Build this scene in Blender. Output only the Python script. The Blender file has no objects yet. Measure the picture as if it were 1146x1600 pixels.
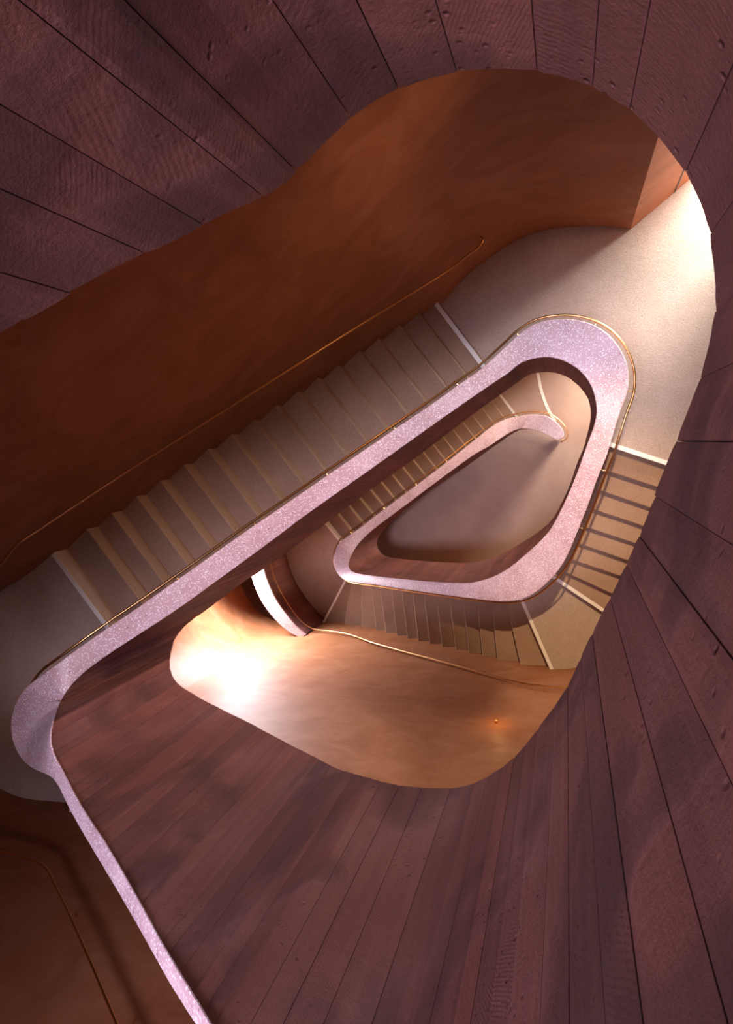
import bpy, bmesh, math, random
from mathutils import Vector, Matrix
from mathutils.geometry import tessellate_polygon

# ------------------------------------------------------------------ camera, sky, lights, exposure
CAM_ROWS=((0.9452890,-0.0402873,0.3237370),(0.0000000,0.9923456,0.1234919),(-0.3262341,-0.1167355,0.9380534))
GROUND=15.220

C = bpy.context.scene.collection
scn = bpy.context.scene
RISE = 0.17                      # one riser
EYE = GROUND                     # camera height above the ground floor (m)
FLOOR0 = 0.6                     # depth of the topmost landing below the camera
def Z(t): return EYE - FLOOR0 - RISE * t        # floor height after t risers down from the top landing

cam_d = bpy.data.cameras.new('camera'); cam = bpy.data.objects.new('camera', cam_d); C.objects.link(cam)
cam_d.sensor_fit = 'VERTICAL'; cam_d.sensor_height = 36.0; cam_d.sensor_width = 36.0 * 1146 / 1600
cam_d.lens = 900.0 / 1600 * 36.0
cam_d.clip_start = 0.02
m = Matrix((CAM_ROWS[0], CAM_ROWS[1], CAM_ROWS[2])).to_4x4(); m.translation = (0, 0, EYE)
cam.matrix_world = m
scn.camera = cam
scn.view_settings.view_transform = 'Standard'; scn.view_settings.look = 'None'
scn.view_settings.gamma = 1; scn.view_settings.use_curve_mapping = False
scn.view_settings.exposure = 0.0

w = bpy.data.worlds.new('sky'); scn.world = w; w.use_nodes = True
w.node_tree.nodes['Background'].inputs[0].default_value = (0.62, 0.62, 1.0, 1)
w.node_tree.nodes['Background'].inputs[1].default_value = 1.0

def area(name, loc, target, sx, sy, power, col, spread=180):
    d = bpy.data.lights.new(name, 'AREA'); d.shape = 'RECTANGLE'; d.size = sx; d.size_y = sy
    d.energy = power; d.color = col; d.spread = math.radians(spread)
    o = bpy.data.objects.new(name, d); C.objects.link(o); o.location = loc
    o.rotation_euler = (Vector(target) - Vector(loc)).to_track_quat('-Z', 'Y').to_euler()
    return o
def spot(name, loc, target, power, col, cone, blend=.4, rad=.06):
    d = bpy.data.lights.new(name, 'SPOT'); d.energy = power; d.color = col; d.spot_size = math.radians(cone); d.spot_blend = blend
    d.shadow_soft_size = rad
    o = bpy.data.objects.new(name, d); C.objects.link(o); o.location = loc
    o.rotation_euler = (Vector(target) - Vector(loc)).to_track_quat('-Z', 'Y').to_euler(); return o
area('skylight_daylight', (-1.0, -0.8, 21.8), (-1.0, -0.8, 0), 2.2, 1.8, 400, (0.86, 0.76, 1.0), 90)
area('west_coping_fill', (-4.1, -2.15, 21.7), (-4.1, -2.15, 0), 1.1, .7, 70, (0.95, 0.78, .95), 60)  # added fill that brightens the left copings, not a second skylight
area('landing_window_daylight', (-7.2, -2.4, 4.95), (-5.8, -4.3, 5.7), 1.1, 1.3, 640, (0.94, 0.90, 1.0), 116)
area('lobby_window_daylight', (2.4, 5.0, 8.65), (1.0, 1.9, 7.6), 3.0, 2.2, 860, (.98, .95, .93), 130)
area('entrance_window_daylight', (2.4, 5.0, 1.5), (1.0, 1.0, 0.2), 3.0, 2.4, 2250, (1.0, 0.90, 0.74), 150)
# added unseen warm fills for risers and parapet, then downlights under the landings above
area('upper_riser_fill', (-.1, 2.35, 11.3), (-4.0, -1.2, 9.5), .6, .4, 6, (1.0, .56, .27), 100)  # unseen fill added to pick out the long flight's risers
area('parapet_warm_fill', (-.1, 2.3, 11.2), (-3.6, -2.7, 10.4), .6, .4, 7, (1.0, .44, .14), 60)  # unseen orange fill added to warm the parapet's well face
area('lower_flight_fill', (-.1, 2.35, 4.1), (-4.0, -1.2, 2.4), .6, .4, 24, (1.0, .56, .27), 100)  # unseen fill added to brighten the lowest straight flight
spot('landing_downlight', (.5, 2.3, 14.2), (.6, -2.4, 6.0), 2900, (1.0, .70, .42), 32, 1.0)
spot('entrance_downlight', (.75, 1.6, 6.8), (.1, .6, 0), 400, (1.0, .80, .56), 46, 1.0)

ST = [(-2.989,-1.417,-3.074,-1.306,17.780,17.780,15.880),(-2.913,-1.352,-2.998,-1.241,17.718,17.718,15.818),(-2.837,-1.287,-2.922,-1.176,17.656,17.656,15.756),
(-2.761,-1.222,-2.846,-1.111,17.594,17.594,15.694),(-2.685,-1.157,-2.770,-1.046,17.532,17.532,15.632),(-2.609,-1.092,-2.694,-0.981,17.470,17.470,15.570),
(-2.533,-1.027,-2.618,-0.916,17.408,17.408,15.508),(-2.457,-0.962,-2.542,-0.851,17.346,17.346,15.446),(-2.381,-0.897,-2.466,-0.786,17.284,17.284,15.384),
(-2.305,-0.832,-2.390,-0.721,17.222,17.222,15.322),(-2.229,-0.767,-2.314,-0.655,17.160,17.160,15.260),(-2.153,-0.702,-2.238,-0.590,17.098,17.098,15.198),
(-2.077,-0.637,-2.162,-0.525,17.036,17.036,15.136),(-2.001,-0.572,-2.086,-0.460,16.974,16.974,15.074),(-1.925,-0.507,-2.010,-0.395,16.912,16.912,15.012),
(-1.849,-0.441,-1.934,-0.330,16.850,16.850,14.950),(-1.773,-0.376,-1.858,-0.265,16.788,16.788,14.888),(-1.697,-0.311,-1.782,-0.200,16.726,16.726,14.826),
(-1.621,-0.246,-1.706,-0.135,16.664,16.664,14.764),(-1.545,-0.181,-1.631,-0.070,16.602,16.602,14.702),(-1.469,-0.116,-1.555,-0.005,16.540,16.540,14.640),
(-1.393,-0.051,-1.479,0.060,16.478,16.478,14.578),(-1.317,0.014,-1.403,0.125,16.416,16.416,14.516),(-1.242,0.079,-1.327,0.190,16.354,16.354,14.454),
(-1.166,0.144,-1.251,0.255,16.292,16.292,14.392),(-1.090,0.209,-1.175,0.320,16.230,16.230,14.330),(-1.049,0.240,-1.139,0.347,16.204,16.204,14.304),
(-1.012,0.273,-1.105,0.377,16.172,16.172,14.272),(-0.974,0.308,-1.068,0.411,16.140,16.140,14.240),(-0.936,0.342,-1.027,0.449,16.108,16.108,14.208),
(-0.896,0.373,-0.978,0.487,16.076,16.076,14.176),(-0.854,0.401,-0.933,0.516,16.044,16.044,14.144),(-0.813,0.430,-0.898,0.542,16.012,16.012,14.112),
(-0.773,0.463,-0.863,0.570,15.980,15.980,14.080),(-0.735,0.496,-0.818,0.608,15.948,15.948,14.048),(-0.692,0.523,-0.773,0.637,15.916,15.916,14.016),
(-0.652,0.554,-0.749,0.655,15.884,15.884,13.984),(-0.619,0.593,-0.731,0.676,15.852,15.852,13.952),(-0.592,0.635,-0.712,0.708,15.820,15.820,13.920),
(-0.567,0.680,-0.679,0.763,15.788,15.788,13.888),(-0.532,0.716,-0.621,0.824,15.771,15.771,13.871),(-0.489,0.744,-0.557,0.866,15.770,15.770,13.870),
(-0.443,0.765,-0.491,0.897,15.770,15.770,13.870),(-0.394,0.778,-0.422,0.916,15.770,15.770,13.870),(-0.344,0.786,-0.359,0.925,15.770,15.770,13.870),
(-0.293,0.789,-0.297,0.929,15.770,15.770,13.870),(-0.243,0.788,-0.233,0.928,15.770,15.770,13.870),(-0.192,0.782,-0.170,0.921,15.770,15.770,13.870),
(-0.142,0.772,-0.110,0.908,15.770,15.770,13.870),(-0.093,0.759,-0.051,0.892,15.770,15.770,13.870),(-0.046,0.742,0.008,0.871,15.770,15.770,13.870),
(0.000,0.720,0.069,0.842,15.770,15.770,13.870),(0.043,0.692,0.126,0.805,15.770,15.770,13.870),(0.082,0.660,0.175,0.764,15.770,15.770,13.870),
(0.119,0.625,0.220,0.721,15.770,15.770,13.870),(0.152,0.586,0.262,0.671,15.770,15.770,13.870),(0.181,0.544,0.298,0.621,15.770,15.770,13.870),
(0.207,0.501,0.330,0.567,15.770,15.770,13.870),(0.229,0.455,0.359,0.506,15.770,15.770,13.870),(0.244,0.407,0.380,0.442,15.770,15.770,13.870),
(0.254,0.357,0.392,0.382,15.770,15.770,13.870),(0.262,0.307,0.402,0.321,15.770,15.770,13.870),(0.265,0.256,0.405,0.256,15.770,15.770,13.870),
(0.262,0.205,0.402,0.190,15.770,15.770,13.870),(0.254,0.155,0.392,0.128,15.770,15.770,13.870),(0.243,0.106,0.379,0.072,15.770,15.770,13.870),
(0.230,0.057,0.367,0.025,15.764,15.764,13.865),(0.220,0.007,0.358,-0.020,15.729,15.729,13.833),(0.211,-0.043,0.348,-0.069,15.688,15.688,13.796),
(0.202,-0.093,0.339,-0.118,15.647,15.647,13.759),(0.192,-0.143,0.330,-0.168,15.606,15.606,13.723),(0.184,-0.193,0.321,-0.218,15.565,15.565,13.686),
(0.174,-0.243,0.312,-0.270,15.525,15.525,13.649),(0.164,-0.293,0.298,-0.322,15.484,15.484,13.612),(0.152,-0.342,0.284,-0.373,15.443,15.443,13.575),
(0.141,-0.392,0.269,-0.423,15.402,15.402,13.538),(0.128,-0.441,0.254,-0.473,15.361,15.361,13.501),(0.115,-0.490,0.239,-0.522,15.320,15.320,13.464),
(0.103,-0.539,0.224,-0.569,15.279,15.279,13.427),(0.091,-0.589,0.210,-0.617,15.238,15.238,13.390),(0.079,-0.638,0.196,-0.665,15.197,15.197,13.353),
(0.068,-0.688,0.182,-0.714,15.156,15.156,13.316),(0.057,-0.737,0.169,-0.762,15.115,15.115,13.279),(0.046,-0.787,0.155,-0.812,15.074,15.074,13.242),
(0.034,-0.836,0.140,-0.865,15.033,15.033,13.205),(0.019,-0.885,0.121,-0.918,14.992,14.992,13.168),(0.003,-0.933,0.101,-0.968,14.951,14.951,13.131),
(-0.014,-0.981,0.082,-1.015,14.910,14.910,13.094),(-0.032,-1.029,0.062,-1.063,14.869,14.869,13.057),(-0.049,-1.076,0.041,-1.110,14.828,14.828,13.020),
(-0.067,-1.124,0.021,-1.157,14.787,14.787,12.983),(-0.086,-1.171,-0.000,-1.204,14.746,14.746,12.946),(-0.104,-1.218,-0.021,-1.251,14.705,14.705,12.909),
(-0.123,-1.265,-0.043,-1.298,14.664,14.664,12.872),(-0.143,-1.312,-0.066,-1.346,14.623,14.623,12.835),(-0.164,-1.359,-0.090,-1.394,14.582,14.582,12.798),
(-0.187,-1.404,-0.117,-1.441,14.541,14.541,12.761),(-0.211,-1.449,-0.144,-1.486,14.500,14.500,12.724),(-0.237,-1.492,-0.174,-1.531,14.459,14.459,12.687),
(-0.264,-1.535,-0.204,-1.574,14.418,14.418,12.651),(-0.292,-1.578,-0.235,-1.616,14.377,14.377,12.614),(-0.321,-1.620,-0.267,-1.659,14.336,14.336,12.577),
(-0.352,-1.660,-0.303,-1.700,14.297,14.297,12.542),(-0.385,-1.698,-0.344,-1.743,14.261,14.261,12.509),(-0.425,-1.728,-0.397,-1.779,14.224,14.224,12.491),
(-0.473,-1.746,-0.456,-1.799,14.189,14.189,12.492),(-0.522,-1.759,-0.510,-1.811,14.158,14.158,12.494),(-0.572,-1.769,-0.563,-1.819,14.127,14.127,12.495),
(-0.622,-1.777,-0.615,-1.825,14.096,14.096,12.496),(-0.672,-1.783,-0.667,-1.829,14.065,14.065,12.498),(-0.723,-1.788,-0.720,-1.831,14.036,14.036,12.499),
(-0.774,-1.789,-0.772,-1.830,14.016,14.016,12.500),(-0.815,-1.764,-0.841,-1.796,13.998,13.998,12.537),(-0.886,-1.744,-0.880,-1.820,13.967,13.967,12.563),
(-0.928,-1.763,-0.917,-1.849,13.934,13.934,12.529),(-0.974,-1.795,-0.963,-1.883,13.895,13.895,12.478),(-1.022,-1.826,-1.012,-1.916,13.854,13.854,12.425),
(-1.070,-1.856,-1.062,-1.947,13.813,13.813,12.375),(-1.121,-1.885,-1.114,-1.978,13.772,13.772,12.327),(-1.173,-1.912,-1.167,-2.011,13.730,13.730,12.277),
(-1.228,-1.938,-1.221,-2.043,13.688,13.688,12.227),(-1.283,-1.964,-1.275,-2.074,13.645,13.645,12.175),(-1.333,-1.988,-1.328,-2.099,13.606,13.606,12.124),
(-1.382,-2.010,-1.381,-2.120,13.569,13.569,12.076),(-1.432,-2.032,-1.434,-2.139,13.531,13.531,12.028),(-1.483,-2.053,-1.489,-2.156,13.492,13.492,11.980),
(-1.534,-2.073,-1.544,-2.172,13.454,13.454,11.934),(-1.588,-2.090,-1.601,-2.188,13.414,13.414,11.891),(-1.644,-2.104,-1.659,-2.206,13.373,13.373,11.849),
(-1.702,-2.117,-1.717,-2.222,13.333,13.333,11.810),(-1.760,-2.130,-1.776,-2.239,13.292,13.292,11.771),(-1.818,-2.142,-1.835,-2.254,13.252,13.252,11.732),
(-1.877,-2.154,-1.894,-2.269,13.212,13.212,11.692),(-1.935,-2.166,-1.954,-2.283,13.172,13.172,11.653),(-1.994,-2.177,-2.014,-2.297,13.132,13.132,11.614),
(-2.053,-2.188,-2.073,-2.311,13.092,13.092,11.575),(-2.112,-2.198,-2.133,-2.324,13.053,13.053,11.537),(-2.171,-2.208,-2.193,-2.337,13.014,13.014,11.500),
(-2.230,-2.217,-2.253,-2.349,12.976,12.976,11.464),(-2.289,-2.227,-2.313,-2.361,12.938,12.938,11.427),(-2.348,-2.237,-2.372,-2.372,12.899,12.899,11.390),
(-2.407,-2.247,-2.433,-2.383,12.861,12.861,11.353),(-2.466,-2.259,-2.493,-2.393,12.824,12.824,11.315),(-2.525,-2.271,-2.553,-2.403,12.786,12.786,11.277),
(-2.583,-2.283,-2.613,-2.412,12.748,12.748,11.238),(-2.642,-2.295,-2.674,-2.420,12.711,12.711,11.200),(-2.701,-2.307,-2.735,-2.428,12.673,12.673,11.162),
(-2.760,-2.318,-2.796,-2.436,12.635,12.635,11.125),(-2.819,-2.328,-2.858,-2.443,12.597,12.597,11.088),(-2.878,-2.338,-2.919,-2.449,12.559,12.559,11.053),
(-2.937,-2.346,-2.982,-2.454,12.521,12.521,11.019),(-2.997,-2.352,-3.044,-2.459,12.483,12.483,10.985),(-3.057,-2.357,-3.106,-2.462,12.444,12.444,10.954),
(-3.118,-2.359,-3.168,-2.462,12.406,12.406,10.926),(-3.179,-2.357,-3.229,-2.459,12.369,12.369,10.900),(-3.241,-2.352,-3.289,-2.456,12.332,12.332,10.877),
(-3.304,-2.342,-3.350,-2.456,12.296,12.296,10.857),(-3.369,-2.329,-3.409,-2.461,12.262,12.262,10.839),(-3.436,-2.310,-3.468,-2.471,12.229,12.229,10.818),
(-3.496,-2.279,-3.523,-2.484,12.199,12.199,10.795),(-3.537,-2.234,-3.572,-2.496,12.174,12.174,10.776),(-3.556,-2.187,-3.614,-2.507,12.155,12.155,10.766),
(-3.562,-2.131,-3.658,-2.520,12.134,12.134,10.762),(-3.596,-2.115,-3.738,-2.552,12.091,12.091,10.718),(-3.628,-2.126,-3.795,-2.575,12.059,12.059,10.676),
(-3.659,-2.137,-3.851,-2.598,12.028,12.028,10.636),(-3.691,-2.149,-3.907,-2.621,11.997,11.997,10.595),(-3.724,-2.161,-3.965,-2.643,11.965,11.965,10.552),
(-3.757,-2.173,-4.025,-2.665,11.932,11.932,10.509),(-3.791,-2.186,-4.085,-2.686,11.899,11.899,10.464),(-3.826,-2.198,-4.147,-2.707,11.865,11.865,10.418),
(-3.860,-2.211,-4.209,-2.725,11.830,11.830,10.372),(-3.894,-2.223,-4.270,-2.741,11.797,11.797,10.328),(-3.926,-2.235,-4.331,-2.754,11.765,11.765,10.284),
(-3.958,-2.246,-4.390,-2.763,11.733,11.733,10.241),(-3.988,-2.256,-4.449,-2.768,11.702,11.702,10.200),(-4.028,-2.269,-4.534,-2.762,11.659,11.659,10.143),
(-4.062,-2.278,-4.609,-2.739,11.622,11.622,10.094),(-4.090,-2.283,-4.671,-2.695,11.589,11.589,10.051),(-4.109,-2.285,-4.710,-2.626,11.565,11.565,10.020),
(-4.123,-2.286,-4.719,-2.550,11.548,11.548,9.998),(-4.138,-2.291,-4.711,-2.476,11.531,11.531,9.976),(-4.156,-2.301,-4.691,-2.407,11.515,11.515,9.952),
(-4.175,-2.311,-4.661,-2.343,11.498,11.498,9.929),(-4.189,-2.312,-4.603,-2.264,11.480,11.480,9.905),(-4.186,-2.299,-4.536,-2.204,11.471,11.471,9.896),
(-4.179,-2.283,-4.459,-2.150,11.466,11.466,9.892),(-4.165,-2.259,-4.382,-2.098,11.460,11.460,9.888),(-4.154,-2.227,-4.326,-2.055,11.436,11.436,9.859),
(-4.143,-2.199,-4.273,-2.011,11.411,11.411,9.827),(-4.132,-2.172,-4.222,-1.969,11.383,11.383,9.795),(-4.118,-2.146,-4.173,-1.928,11.351,11.351,9.760),
(-4.099,-2.118,-4.126,-1.889,11.318,11.318,9.715),(-4.073,-2.088,-4.081,-1.851,11.281,11.281,9.635),(-4.038,-2.055,-4.038,-1.814,11.243,11.243,9.545),
(-3.993,-2.015,-3.995,-1.777,11.204,11.204,9.489),(-3.949,-1.978,-3.952,-1.739,11.165,11.165,9.453),(-3.903,-1.940,-3.907,-1.703,11.126,11.126,9.436),
(-3.855,-1.904,-3.862,-1.666,11.087,11.087,9.437),(-3.806,-1.867,-3.816,-1.630,11.048,11.048,9.447),(-3.759,-1.831,-3.770,-1.592,11.010,11.010,9.456),
(-3.712,-1.796,-3.724,-1.554,10.972,10.972,9.462),(-3.664,-1.761,-3.678,-1.516,10.935,10.935,9.465),(-3.617,-1.726,-3.632,-1.477,10.897,10.897,9.462),
(-3.569,-1.690,-3.586,-1.438,10.859,10.859,9.451),(-3.520,-1.653,-3.541,-1.400,10.821,10.821,9.427),(-3.473,-1.616,-3.495,-1.361,10.783,10.783,9.382),
(-3.425,-1.577,-3.449,-1.323,10.745,10.745,9.307),(-3.377,-1.539,-3.404,-1.284,10.707,10.707,9.231),(-3.331,-1.499,-3.359,-1.246,10.668,10.668,9.175),
(-3.284,-1.460,-3.313,-1.207,10.630,10.630,9.126),(-3.238,-1.420,-3.268,-1.168,10.592,10.592,9.080),(-3.192,-1.380,-3.223,-1.129,10.554,10.554,9.036),
(-3.146,-1.340,-3.178,-1.091,10.515,10.515,8.992),(-3.100,-1.301,-3.133,-1.052,10.477,10.477,8.949),(-3.054,-1.261,-3.088,-1.013,10.439,10.439,8.906),
(-3.007,-1.221,-3.043,-0.974,10.400,10.400,8.864),(-2.961,-1.182,-2.997,-0.936,10.362,10.362,8.823),(-2.915,-1.142,-2.952,-0.898,10.324,10.324,8.785),
(-2.870,-1.102,-2.906,-0.860,10.286,10.286,8.749),(-2.824,-1.063,-2.860,-0.822,10.248,10.248,8.717),(-2.778,-1.023,-2.814,-0.785,10.210,10.210,8.689),
(-2.732,-0.983,-2.767,-0.747,10.172,10.172,8.664),(-2.687,-0.943,-2.721,-0.709,10.134,10.134,8.635),(-2.642,-0.902,-2.675,-0.672,10.096,10.096,8.599),
(-2.597,-0.862,-2.629,-0.634,10.058,10.058,8.556),(-2.552,-0.821,-2.583,-0.596,10.021,10.021,8.510),(-2.506,-0.781,-2.537,-0.558,9.983,9.983,8.466),
(-2.460,-0.742,-2.491,-0.520,9.945,9.945,8.426),(-2.414,-0.702,-2.445,-0.482,9.908,9.908,8.390),(-2.368,-0.664,-2.399,-0.444,9.870,9.870,8.354),
(-2.321,-0.625,-2.353,-0.406,9.832,9.832,8.319),(-2.275,-0.586,-2.307,-0.368,9.795,9.795,8.284),(-2.228,-0.548,-2.261,-0.331,9.757,9.757,8.248),
(-2.181,-0.509,-2.215,-0.293,9.720,9.720,8.210),(-2.134,-0.471,-2.169,-0.255,9.682,9.682,8.170),(-2.088,-0.432,-2.122,-0.217,9.645,9.645,8.131),
(-2.041,-0.394,-2.076,-0.180,9.607,9.607,8.092),(-1.994,-0.356,-2.030,-0.142,9.570,9.570,8.055),(-1.947,-0.317,-1.984,-0.104,9.532,9.532,8.021),
(-1.901,-0.279,-1.937,-0.066,9.495,9.495,7.990),(-1.854,-0.240,-1.891,-0.029,9.458,9.458,7.960),(-1.808,-0.201,-1.845,0.009,9.420,9.420,7.932),
(-1.761,-0.163,-1.799,0.047,9.383,9.383,7.904),(-1.715,-0.124,-1.752,0.085,9.346,9.346,7.878),(-1.669,-0.085,-1.706,0.122,9.308,9.308,7.852),
(-1.622,-0.046,-1.660,0.160,9.271,9.271,7.826),(-1.576,-0.008,-1.613,0.198,9.234,9.234,7.800),(-1.530,0.031,-1.567,0.235,9.196,9.196,7.774),
(-1.483,0.070,-1.520,0.272,9.159,9.159,7.747),(-1.437,0.109,-1.473,0.310,9.122,9.122,7.722),(-1.391,0.148,-1.427,0.347,9.084,9.084,7.697),
(-1.344,0.186,-1.381,0.385,9.047,9.047,7.673),(-1.298,0.225,-1.335,0.424,9.009,9.009,7.649),(-1.252,0.263,-1.290,0.463,8.972,8.972,7.626),
(-1.205,0.301,-1.245,0.502,8.935,8.935,7.603),(-1.158,0.339,-1.199,0.542,8.898,8.898,7.579),(-1.114,0.376,-1.154,0.581,8.862,8.862,7.551),
(-1.071,0.411,-1.107,0.618,8.827,8.827,7.518),(-1.029,0.446,-1.060,0.655,8.793,8.793,7.485),(-0.986,0.480,-1.013,0.693,8.758,8.758,7.455),
(-0.943,0.515,-0.967,0.731,8.724,8.724,7.431),(-0.900,0.549,-0.923,0.771,8.691,8.691,7.411),(-0.852,0.586,-0.881,0.813,8.658,8.658,7.394),
(-0.804,0.623,-0.839,0.856,8.627,8.627,7.379),(-0.756,0.659,-0.798,0.899,8.598,8.598,7.366),(-0.709,0.693,-0.757,0.942,8.573,8.573,7.360),
(-0.665,0.725,-0.716,0.984,8.551,8.551,7.350),(-0.627,0.756,-0.674,1.026,8.533,8.533,7.324),(-0.594,0.785,-0.632,1.069,8.518,8.518,7.280),
(-0.568,0.809,-0.590,1.112,8.507,8.507,7.233),(-0.544,0.828,-0.545,1.153,8.498,8.498,7.196),(-0.519,0.845,-0.497,1.189,8.490,8.490,7.170),
(-0.488,0.861,-0.421,1.237,8.482,8.482,7.145),(-0.458,0.873,-0.338,1.270,8.475,8.475,7.116),(-0.421,0.884,-0.249,1.287,8.471,8.471,7.080),
(-0.387,0.892,-0.160,1.294,8.467,8.467,7.046),(-0.349,0.899,-0.070,1.292,8.465,8.465,7.011),(-0.308,0.903,0.019,1.280,8.463,8.463,6.975),
(-0.268,0.905,0.107,1.258,8.462,8.462,6.940),(-0.238,0.904,0.163,1.238,8.461,8.461,6.916),(-0.208,0.902,0.218,1.213,8.461,8.461,6.894),
(-0.167,0.894,0.295,1.166,8.461,8.461,6.870),(-0.128,0.883,0.365,1.111,8.460,8.460,6.860),(-0.087,0.868,0.426,1.044,8.460,8.460,6.855),
(-0.060,0.856,0.462,0.996,8.460,8.460,6.851),(-0.031,0.841,0.494,0.945,8.460,8.460,6.844),(-0.002,0.824,0.523,0.892,8.460,8.460,6.832),
(0.028,0.805,0.547,0.837,8.460,8.460,6.816),(0.059,0.783,0.565,0.780,8.460,8.460,6.798),(0.086,0.761,0.578,0.721,8.460,8.460,6.783),
(0.113,0.737,0.586,0.662,8.460,8.460,6.766),(0.141,0.707,0.588,0.602,8.460,8.460,6.745),(0.169,0.674,0.585,0.542,8.459,8.459,6.736),
(0.197,0.633,0.575,0.483,8.459,8.459,6.764),(0.222,0.588,0.559,0.425,8.458,8.458,6.833),(0.246,0.536,0.541,0.367,8.457,8.457,6.908),
(0.265,0.479,0.524,0.310,8.455,8.455,6.918),(0.279,0.421,0.510,0.252,8.452,8.452,6.863),(0.289,0.361,0.496,0.193,8.447,8.447,6.754),
(0.295,0.302,0.483,0.135,8.441,8.441,6.598),(0.291,0.242,0.469,0.076,8.432,8.432,6.573),(0.280,0.183,0.456,0.018,8.421,8.421,6.626),
(0.267,0.125,0.444,-0.041,8.406,8.406,6.668),(0.251,0.066,0.432,-0.101,8.389,8.389,6.818),(0.234,0.008,0.418,-0.159,8.369,8.369,7.034),
(0.217,-0.050,0.401,-0.217,8.345,8.345,7.218),(0.201,-0.109,0.384,-0.274,8.319,8.319,7.251),(0.187,-0.162,0.366,-0.331,8.292,8.292,7.134),
(0.173,-0.215,0.349,-0.389,8.262,8.262,6.959),(0.158,-0.268,0.334,-0.446,8.231,8.231,6.812),(0.144,-0.321,0.319,-0.504,8.199,8.199,6.743),
(0.129,-0.374,0.306,-0.562,8.165,8.165,6.741),(0.113,-0.430,0.292,-0.620,8.129,8.129,6.793),(0.095,-0.488,0.279,-0.678,8.091,8.091,6.871),
(0.076,-0.545,0.264,-0.736,8.053,8.053,6.921),(0.057,-0.603,0.250,-0.794,8.015,8.015,6.949),(0.038,-0.657,0.234,-0.852,7.977,7.977,6.958),
(0.019,-0.709,0.219,-0.909,7.939,7.939,6.942),(0.000,-0.761,0.203,-0.967,7.902,7.902,6.906),(-0.019,-0.813,0.187,-1.024,7.865,7.865,6.877),
(-0.039,-0.864,0.171,-1.081,7.828,7.828,6.852),(-0.057,-0.911,0.154,-1.138,7.792,7.792,6.812),(-0.077,-0.962,0.138,-1.196,7.755,7.755,6.753),
(-0.098,-1.011,0.122,-1.253,7.720,7.720,6.686),(-0.118,-1.056,0.105,-1.309,7.685,7.685,6.617),(-0.137,-1.096,0.087,-1.366,7.652,7.652,6.552),
(-0.160,-1.138,0.069,-1.421,7.618,7.618,6.481),(-0.183,-1.177,0.049,-1.477,7.585,7.585,6.408),(-0.207,-1.214,0.028,-1.532,7.552,7.552,6.332),
(-0.234,-1.253,0.005,-1.586,7.518,7.518,6.250),(-0.262,-1.292,-0.021,-1.638,7.483,7.483,6.167),(-0.290,-1.329,-0.049,-1.690,7.447,7.447,6.086),
(-0.320,-1.367,-0.079,-1.741,7.411,7.411,6.006),(-0.351,-1.405,-0.110,-1.792,7.374,7.374,5.922),(-0.383,-1.443,-0.142,-1.842,7.337,7.337,5.834),
(-0.415,-1.481,-0.176,-1.891,7.299,7.299,5.742),(-0.447,-1.518,-0.211,-1.938,7.262,7.262,5.646),(-0.482,-1.559,-0.249,-1.985,7.224,7.224,5.539),
(-0.514,-1.596,-0.288,-2.029,7.188,7.188,5.439),(-0.544,-1.630,-0.328,-2.071,7.154,7.154,5.344),(-0.574,-1.664,-0.370,-2.112,7.121,7.121,5.252),
(-0.602,-1.695,-0.414,-2.150,7.091,7.091,5.168),(-0.631,-1.726,-0.461,-2.184,7.061,7.061,5.089),(-0.659,-1.755,-0.514,-2.215,7.033,7.033,5.019),
(-0.688,-1.784,-0.572,-2.242,7.006,7.006,4.954),(-0.719,-1.814,-0.631,-2.265,6.979,6.979,4.894),(-0.753,-1.844,-0.692,-2.284,6.951,6.951,4.841),
(-0.791,-1.876,-0.754,-2.300,6.922,6.922,4.795),(-0.831,-1.907,-0.811,-2.313,6.891,6.891,4.758),(-0.875,-1.939,-0.869,-2.324,6.859,6.859,4.729),
(-0.924,-1.972,-0.927,-2.335,6.823,6.823,4.711),(-0.976,-2.005,-0.985,-2.345,6.787,6.787,4.704),(-1.029,-2.036,-1.044,-2.355,6.749,6.749,4.708),
(-1.081,-2.065,-1.102,-2.364,6.710,6.710,4.719),(-1.134,-2.093,-1.161,-2.373,6.671,6.671,4.728),(-1.188,-2.120,-1.220,-2.383,6.630,6.630,4.732),
(-1.243,-2.145,-1.279,-2.393,6.590,6.590,4.730),(-1.299,-2.167,-1.339,-2.402,6.548,6.548,4.726),(-1.356,-2.186,-1.398,-2.412,6.507,6.507,4.724),
(-1.414,-2.202,-1.457,-2.421,6.465,6.465,4.722),(-1.473,-2.216,-1.516,-2.430,6.424,6.424,4.717),(-1.532,-2.230,-1.576,-2.439,6.382,6.382,4.706),
(-1.590,-2.243,-1.635,-2.447,6.341,6.341,4.688),(-1.649,-2.256,-1.694,-2.456,6.299,6.299,4.663),(-1.708,-2.268,-1.754,-2.465,6.258,6.258,4.633),
(-1.767,-2.280,-1.813,-2.474,6.217,6.217,4.599),(-1.826,-2.292,-1.872,-2.483,6.175,6.175,4.562),(-1.885,-2.303,-1.932,-2.492,6.134,6.134,4.523),
(-1.945,-2.314,-1.991,-2.501,6.093,6.093,4.482),(-2.004,-2.325,-2.050,-2.510,6.052,6.052,4.439),(-2.063,-2.335,-2.109,-2.519,6.011,6.011,4.396),
(-2.123,-2.346,-2.169,-2.528,5.970,5.970,4.352),(-2.182,-2.356,-2.228,-2.537,5.929,5.929,4.309),(-2.242,-2.366,-2.287,-2.545,5.888,5.888,4.266),
(-2.301,-2.376,-2.346,-2.554,5.847,5.847,4.223),(-2.361,-2.386,-2.406,-2.563,5.806,5.806,4.179),(-2.420,-2.396,-2.465,-2.571,5.765,5.765,4.135),
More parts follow.
